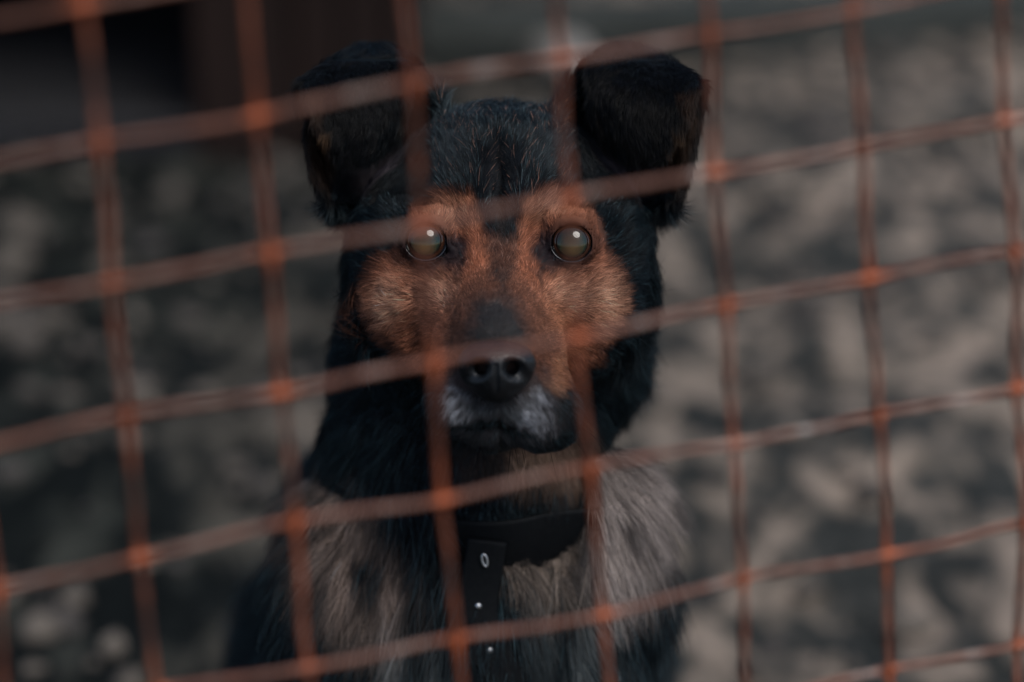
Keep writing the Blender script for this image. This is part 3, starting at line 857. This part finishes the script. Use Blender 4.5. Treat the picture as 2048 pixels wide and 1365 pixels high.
b.inputs['Coat Weight'].default_value = .08; b.inputs['Coat Roughness'].default_value = .2
bp = N.new('ShaderNodeBump'); bp.inputs['Strength'].default_value = .55; bp.inputs['Distance'].default_value = .0005
L.new(vo.outputs['Distance'], bp.inputs['Height']); L.new(bp.outputs[0], b.inputs['Normal'])
mesh_obj('nose', local(Vn+NC), Fnq, m_nose, dog)

# ------------------------------------------------------------------ eyes
def cap_mesh(c, rad_ball, rad_cap, off, name, mat, parent, look, n1=40, n2=10):
    V_, F_ = [], []
    look = np.asarray(look, float); look /= np.linalg.norm(look)
    a_ = np.cross([0,1,0], look); a_ /= np.linalg.norm(a_); b_ = np.cross(look, a_)
    th = math.asin(rad_cap/rad_ball)
    V_.append(c+look*(rad_ball+off))
    for i in range(1, n2+1):
        t = th*i/n2
        for j in range(n1):
            p_ = 2*math.pi*j/n1
            V_.append(c+(rad_ball+off)*(look*math.cos(t)+math.sin(t)*(a_*math.cos(p_)+b_*math.sin(p_))))
    for j in range(n1): F_.append((0, 1+j, 1+(j+1)%n1))
    for i in range(n2-1):
        for j in range(n1):
            k = 1+i*n1
            F_.append((k+j, k+n1+j, k+n1+(j+1)%n1, k+(j+1)%n1))
    # a thin rim so that the cap has thickness
    k = 1+(n2-1)*n1; q = len(V_)
    for j in range(n1):
        p_ = 2*math.pi*j/n1
        V_.append(c+(rad_ball-.25)*(look*math.cos(th)+math.sin(th)*(a_*math.cos(p_)+b_*math.sin(p_))))
    for j in range(n1): F_.append((k+j, q+j, q+(j+1)%n1, k+(j+1)%n1))
    return mesh_obj(name, local(np.array(V_)), F_, mat, parent)
def wet_or_shade(name, col):
    m, N, L, b = nmat(name)
    b.inputs['Base Color'].default_value = (*col, 1); b.inputs['Roughness'].default_value = .5
    b.inputs['Specular IOR Level'].default_value = .0
    b.inputs['Coat Weight'].default_value = 1.0; b.inputs['Coat Roughness'].default_value = .02; b.inputs['Coat IOR'].default_value = 1.54
    return m, N, L, b
m_ball, N, L, b = wet_or_shade('eyeball_white', (.008,.010,.014))
m_iris, N, L, b = wet_or_shade('iris_brown', (.030,.012,.007))
m_pup, N, L, b = wet_or_shade('cloudy_green_pupil', (.1,.1,.07))
at = N.new('ShaderNodeAttribute'); at.attribute_name = 'cloud_shade'
tc = N.new('ShaderNodeTexCoord').outputs['Object']
cl = ramp(N, L, at.outputs['Fac'], [(0, (.085,.068,.026)), (.35, (.030,.032,.015)), (.7, (.003,.016,.011)), (1, (.012,.008,.006))])  # cloudy green with the eyeshine painted in, darkening outwards
L.new(cl, b.inputs['Base Color'])
for (c, s_) in EYES:
    look = np.array([-c[0]*.0004+.01*s_, .03, 1.0])
    n1, n2 = 40, 20
    V_ = [c+np.array([0,ER,0])]; F_ = []
    for i in range(1, n2):
        for j in range(n1):
            t = math.pi*i/n2; p_ = 2*math.pi*j/n1
            V_.append(c+ER*np.array([math.sin(t)*math.cos(p_), math.cos(t), math.sin(t)*math.sin(p_)]))
    V_.append(c-np.array([0,ER,0]))
    for j in range(n1): F_.append((0, 1+(j+1)%n1, 1+j))
    for i in range(n2-2):
        for j in range(n1):
            k = 1+i*n1; F_.append((k+j, k+(j+1)%n1, k+n1+(j+1)%n1, k+n1+j))
    e = len(V_)-1; k = 1+(n2-2)*n1
    for j in range(n1): F_.append((e, k+j, k+(j+1)%n1))
    eye = mesh_obj('eye', local(np.array(V_)), F_, m_ball, dog)
    cap_mesh(c, ER, 9.6, .12, 'iris', m_iris, eye, look)
    pu = cap_mesh(c, ER, 7.9, .22, 'pupil', m_pup, eye, look)
    pv = np.zeros(len(pu.data.vertices)*3); pu.data.vertices.foreach_get('co', pv); pv = pv.reshape(-1,3)
    cen = local((c+np.array([.4*s_-.3, -3.4, ER])).reshape(1,3))[0]  # bright centre set low, so the upper lid's shade is painted above it
    dd = np.linalg.norm(pv-cen, axis=1)*1000/9.4
    rim = np.linalg.norm(pv-local((c+look*ER).reshape(1,3))[0], axis=1)*1000/8.2
    val = np.clip(dd*.8+np.clip((rim-.86)/.14, 0, 1)*.5, 0, 1)
    a_ = pu.data.attributes.new('cloud_shade', 'FLOAT', 'POINT'); a_.data.foreach_set('value', val.astype(np.float32))

for (c, s_), eye in zip(EYES, [o for o in dog.children if o.name.startswith('eye')]):
    th = np.radians(np.linspace(188, 352, 40)); arc = []
    for t in th:
        xx, yy = 10.55*math.cos(t), 9.3*math.sin(t)-.3
        zz_ = math.sqrt(max((ER+.25)**2-xx*xx-yy*yy, 4)); arc.append(c+np.array([xx, yy, zz_]))
    arc = np.array(arc); T_ = norm(np.gradient(arc, axis=0)); A_ = norm(arc-c); B_ = np.cross(T_, A_)
    rr_ = (.55*np.sin(np.linspace(.1, math.pi-.1, 40))+.12)
    q_ = np.linspace(0, 2*math.pi, 8, endpoint=False)
    ring = arc[:,None,:]+rr_[:,None,None]*(np.cos(q_)[None,:,None]*A_[:,None,:]+np.sin(q_)[None,:,None]*B_[:,None,:])
    F_ = [(i*8+j, i*8+(j+1)%8, (i+1)*8+(j+1)%8, (i+1)*8+j) for i in range(39) for j in range(8)]
    F_ += [tuple(range(7,-1,-1)), tuple(39*8+j for j in range(8))]
    mesh_obj('tear_line', local(ring.reshape(-1,3)), F_, m_ball, eye)

# ------------------------------------------------------------------ whiskers and long hairs
rw = np.random.default_rng(21)
def surf_pts(poly, wmin, n, seed):
    x_, y_ = to_px(V); m_ = (inpoly(x_, y_, poly, .5) > .5) & (V[:,2] > wmin)
    ids = np.nonzero(m_)[0]; k = np.random.default_rng(seed).choice(ids, min(n, len(ids)), replace=False)
    return V[k], VN[k]
wp_, wn_, wd_, wl_ = [], [], [], []
for poly, wmin, n_, d_, l_ in (
    ([(1085,780),(1150,770),(1152,860),(1090,885)], 0, 26, (.55,-.85,.25), (20, 44)),
    ([(880,780),(915,780),(925,850),(885,850)], 15, 12, (-.5,-.8,.35), (12, 26)),
    ([(940,858),(1040,862),(1040,890),(950,890)], 0, 16, (.05,-1,.25), (10, 26)),
    ([(700,640),(780,640),(780,700),(720,700)], -60, 3, (-.4,-.8,.3), (10, 18))):
    p_, q_ = surf_pts(poly, wmin, n_, 5+n_)
    wp_.append(p_); wn_.append(q_); wd_.append(norm(np.array([d_])+rw.normal(0, .3, (len(p_), 3)))); wl_.append(rw.uniform(*l_, len(p_)))
p_ = np.concatenate(wp_); q_ = np.concatenate(wn_); d_ = np.concatenate(wd_); l_ = np.concatenate(wl_)
m_wh, N, L, b = nmat('whisker_black'); b.inputs['Base Color'].default_value = (.003,.004,.005,1); b.inputs['Roughness'].default_value = .6; b.inputs['Specular IOR Level'].default_value = .05
make_hair('whiskers', p_, q_, d_, l_, np.full((len(p_), 3), .006), .12, dog, m_wh, grav=.35, lift=.25, npts=9, wob=.12, seed=4)

# ------------------------------------------------------------------ collar with hanging strap
m_lea, N, L, b = nmat('black_leather')
tc = N.new('ShaderNodeTexCoord').outputs['Object']
n_ = noise(N, L, 420, 4, .6, tc)
L.new(ramp(N, L, n_, [(.3, (.0012,.002,.003)), (.7, (.0035,.0045,.0055))]), b.inputs['Base Color'])
b.inputs['Roughness'].default_value = .7; b.inputs['Specular IOR Level'].default_value = .12
bp = N.new('ShaderNodeBump'); bp.inputs['Strength'].default_value = .4; bp.inputs['Distance'].default_value = .0006
L.new(n_, bp.inputs['Height']); L.new(bp.outputs[0], b.inputs['Normal'])
m_met, N, L, b = nmat('worn_nickel'); b.inputs['Base Color'].default_value = (.40,.41,.42,1); b.inputs['Metallic'].default_value = 1; b.inputs['Roughness'].default_value = .42
bvh = BVHTree.FromPolygons([Vector(v) for v in V], F.tolist())
def hugging(origin, direction):
    r_ = bvh.ray_cast(Vector(origin), Vector(direction), 400)
    return np.array(r_[0]) if r_[0] is not None and r_[3] < 110 else origin+direction*80
def strip(name, P_, Nr, Wd, width, thick, mat, parent, closed=False):
    """P_ centre line, Nr outward, Wd across ; rounded rectangular section"""
    sec = []
    h, t_ = width/2, thick/2
    for a in (0, 1, 2, 3):
        sx, sy = ((1,1),(-1,1),(-1,-1),(1,-1))[a]
        for k in range(4):
            an = math.radians(a*90+k*30)
            sec.append((sx*(h-t_)+math.cos(an)*t_, math.sin(an)*t_))
    sec = np.array(sec); m_ = len(sec)
    ring = P_[:,None,:]+Wd[:,None,:]*sec[None,:,0:1]+Nr[:,None,:]*sec[None,:,1:2]
    V_ = ring.reshape(-1,3); F_ = []; n_ = len(P_)
    for i in range(n_ if closed else n_-1):
        for j in range(m_):
            i2 = (i+1) % n_
            F_.append((i*m_+j, i*m_+(j+1)%m_, i2*m_+(j+1)%m_, i2*m_+j))
    if not closed: F_.append(tuple(range(m_-1, -1, -1))); F_.append(tuple((n_-1)*m_+j for j in range(m_)))
    return mesh_obj(name, local(V_), F_, mat, parent)
cc0 = P(950, 945, -142)
axis_c = norm(np.array([[.03, 1.0, .50]]))[0]
e1 = norm(np.cross(axis_c, np.array([[0,0,1.0]])))[0]; e2 = np.cross(e1, axis_c)
na = 96; ang = np.linspace(0, 2*math.pi, na, endpoint=False); pts, nr = [], []
for a in ang:
    d = e1*math.cos(a)+e2*math.sin(a)
    pts.append(hugging(cc0, d)); nr.append(d)
pts, nr = np.array(pts), np.array(nr)
rad_ = np.linalg.norm(pts-cc0, axis=1)
for _ in range(6): rad_ = (np.roll(rad_, 1)+rad_+np.roll(rad_, -1))/3
pts = cc0+nr*(rad_+2.4)[:,None]
collar = strip('collar', pts, nr, np.repeat(axis_c[None], na, 0), 34, 3.6, m_lea, dog, True)
# the loose end of the strap hangs down the chest
hang = [(975,1075),(968,1120),(960,1170),(955,1215),(962,1260),(985,1305),(1010,1350),(1022,1400),(1026,1440)]
hp_ = []
for (hx, hy) in hang:
    o_ = P(hx, hy, 0); r_ = bvh.ray_cast(Vector((o_[0], o_[1], 60)), Vector((0, 0, -1)), 400)
    f_ = P(hx, hy, -75)
    z_ = r_[0][2] if r_[0] is not None else -80
    hp_.append([f_[0], f_[1], max(z_+13.0, -75)])
hp_ = np.array(hp_)
hp_[:,2] = np.convolve(np.pad(hp_[:,2], 1, 'edge'), [1/3]*3, 'valid')
tt = np.linspace(0, len(hp_)-1, 50)
hp_ = np.stack([np.interp(tt, np.arange(len(hp_)), hp_[:,k]) for k in range(3)], 1)
for _ in range(4): hp_[1:-1] = (hp_[:-2]+hp_[1:-1]+hp_[2:])/3
tg = norm(np.gradient(hp_, axis=0)); zz = np.repeat(np.array([[.12,.1,1.0]]), len(hp_), 0)
wd = norm(np.cross(tg, zz)); nn = norm(np.cross(wd, tg)); nn = nn*np.sign(nn[:,2:3])
strap = strip('strap', hp_, nn, wd, 21, 3.2, m_lea, collar)
def rivet(c, nrm, r):
    a_ = norm(np.cross([nrm], [[0,1,.1]]))[0]; b_ = np.cross(nrm, a_); V_, F_ = [], []
    prof = [(1.0,-.3),(1.0,.15),(.86,.42),(.55,.62),(.22,.70)]
    for pr, ph in prof:
        for j in range(20):
            t = 2*math.pi*j/20; V_.append(c+r*(a_*pr*math.cos(t)+b_*pr*math.sin(t)+nrm*ph))
    V_.append(c+nrm*r*.72)
    for i in range(len(prof)-1):
        for j in range(20): F_.append((i*20+j, i*20+(j+1)%20, (i+1)*20+(j+1)%20, (i+1)*20+j))
    for j in range(20): F_.append(((len(prof)-1)*20+j, (len(prof)-1)*20+(j+1)%20, len(V_)-1))
    mesh_obj('rivet', local(np.array(V_)), F_, m_met, collar)
def nearest(hx, hy):
    x_, y_ = to_px(hp_); return int(np.argmin(np.hypot(x_-hx, y_-hy)))
for (hx, hy), r in (((955,1212), 1.9), ((981,1302), 2.0)):
    k = nearest(hx, hy); rivet(hp_[k]+nn[k]*1.9, nn[k], r)
# buckle: rounded rectangular wire loop with a prong
k = nearest(985,1118); c = hp_[k]+nn[k]*3.2; a_, b_ = wd[k], tg[k]; loop = []
for j in range(48):
    t = 2*math.pi*j/48; ct, st_ = math.cos(t), math.sin(t)
    loop.append(c+(a_*.93+b_*.36)*1.3*ct+(b_*.93-a_*.36)*3.2*st_)
loop = np.array(loop)
tgl = norm(np.roll(loop, -1, 0)-np.roll(loop, 1, 0)); s1 = norm(np.cross(tgl, np.repeat(nn[k][None], 48, 0)))
strip('buckle', loop, np.repeat(nn[k][None], 48, 0), s1, 1.5, 1.4, m_met, collar, True)
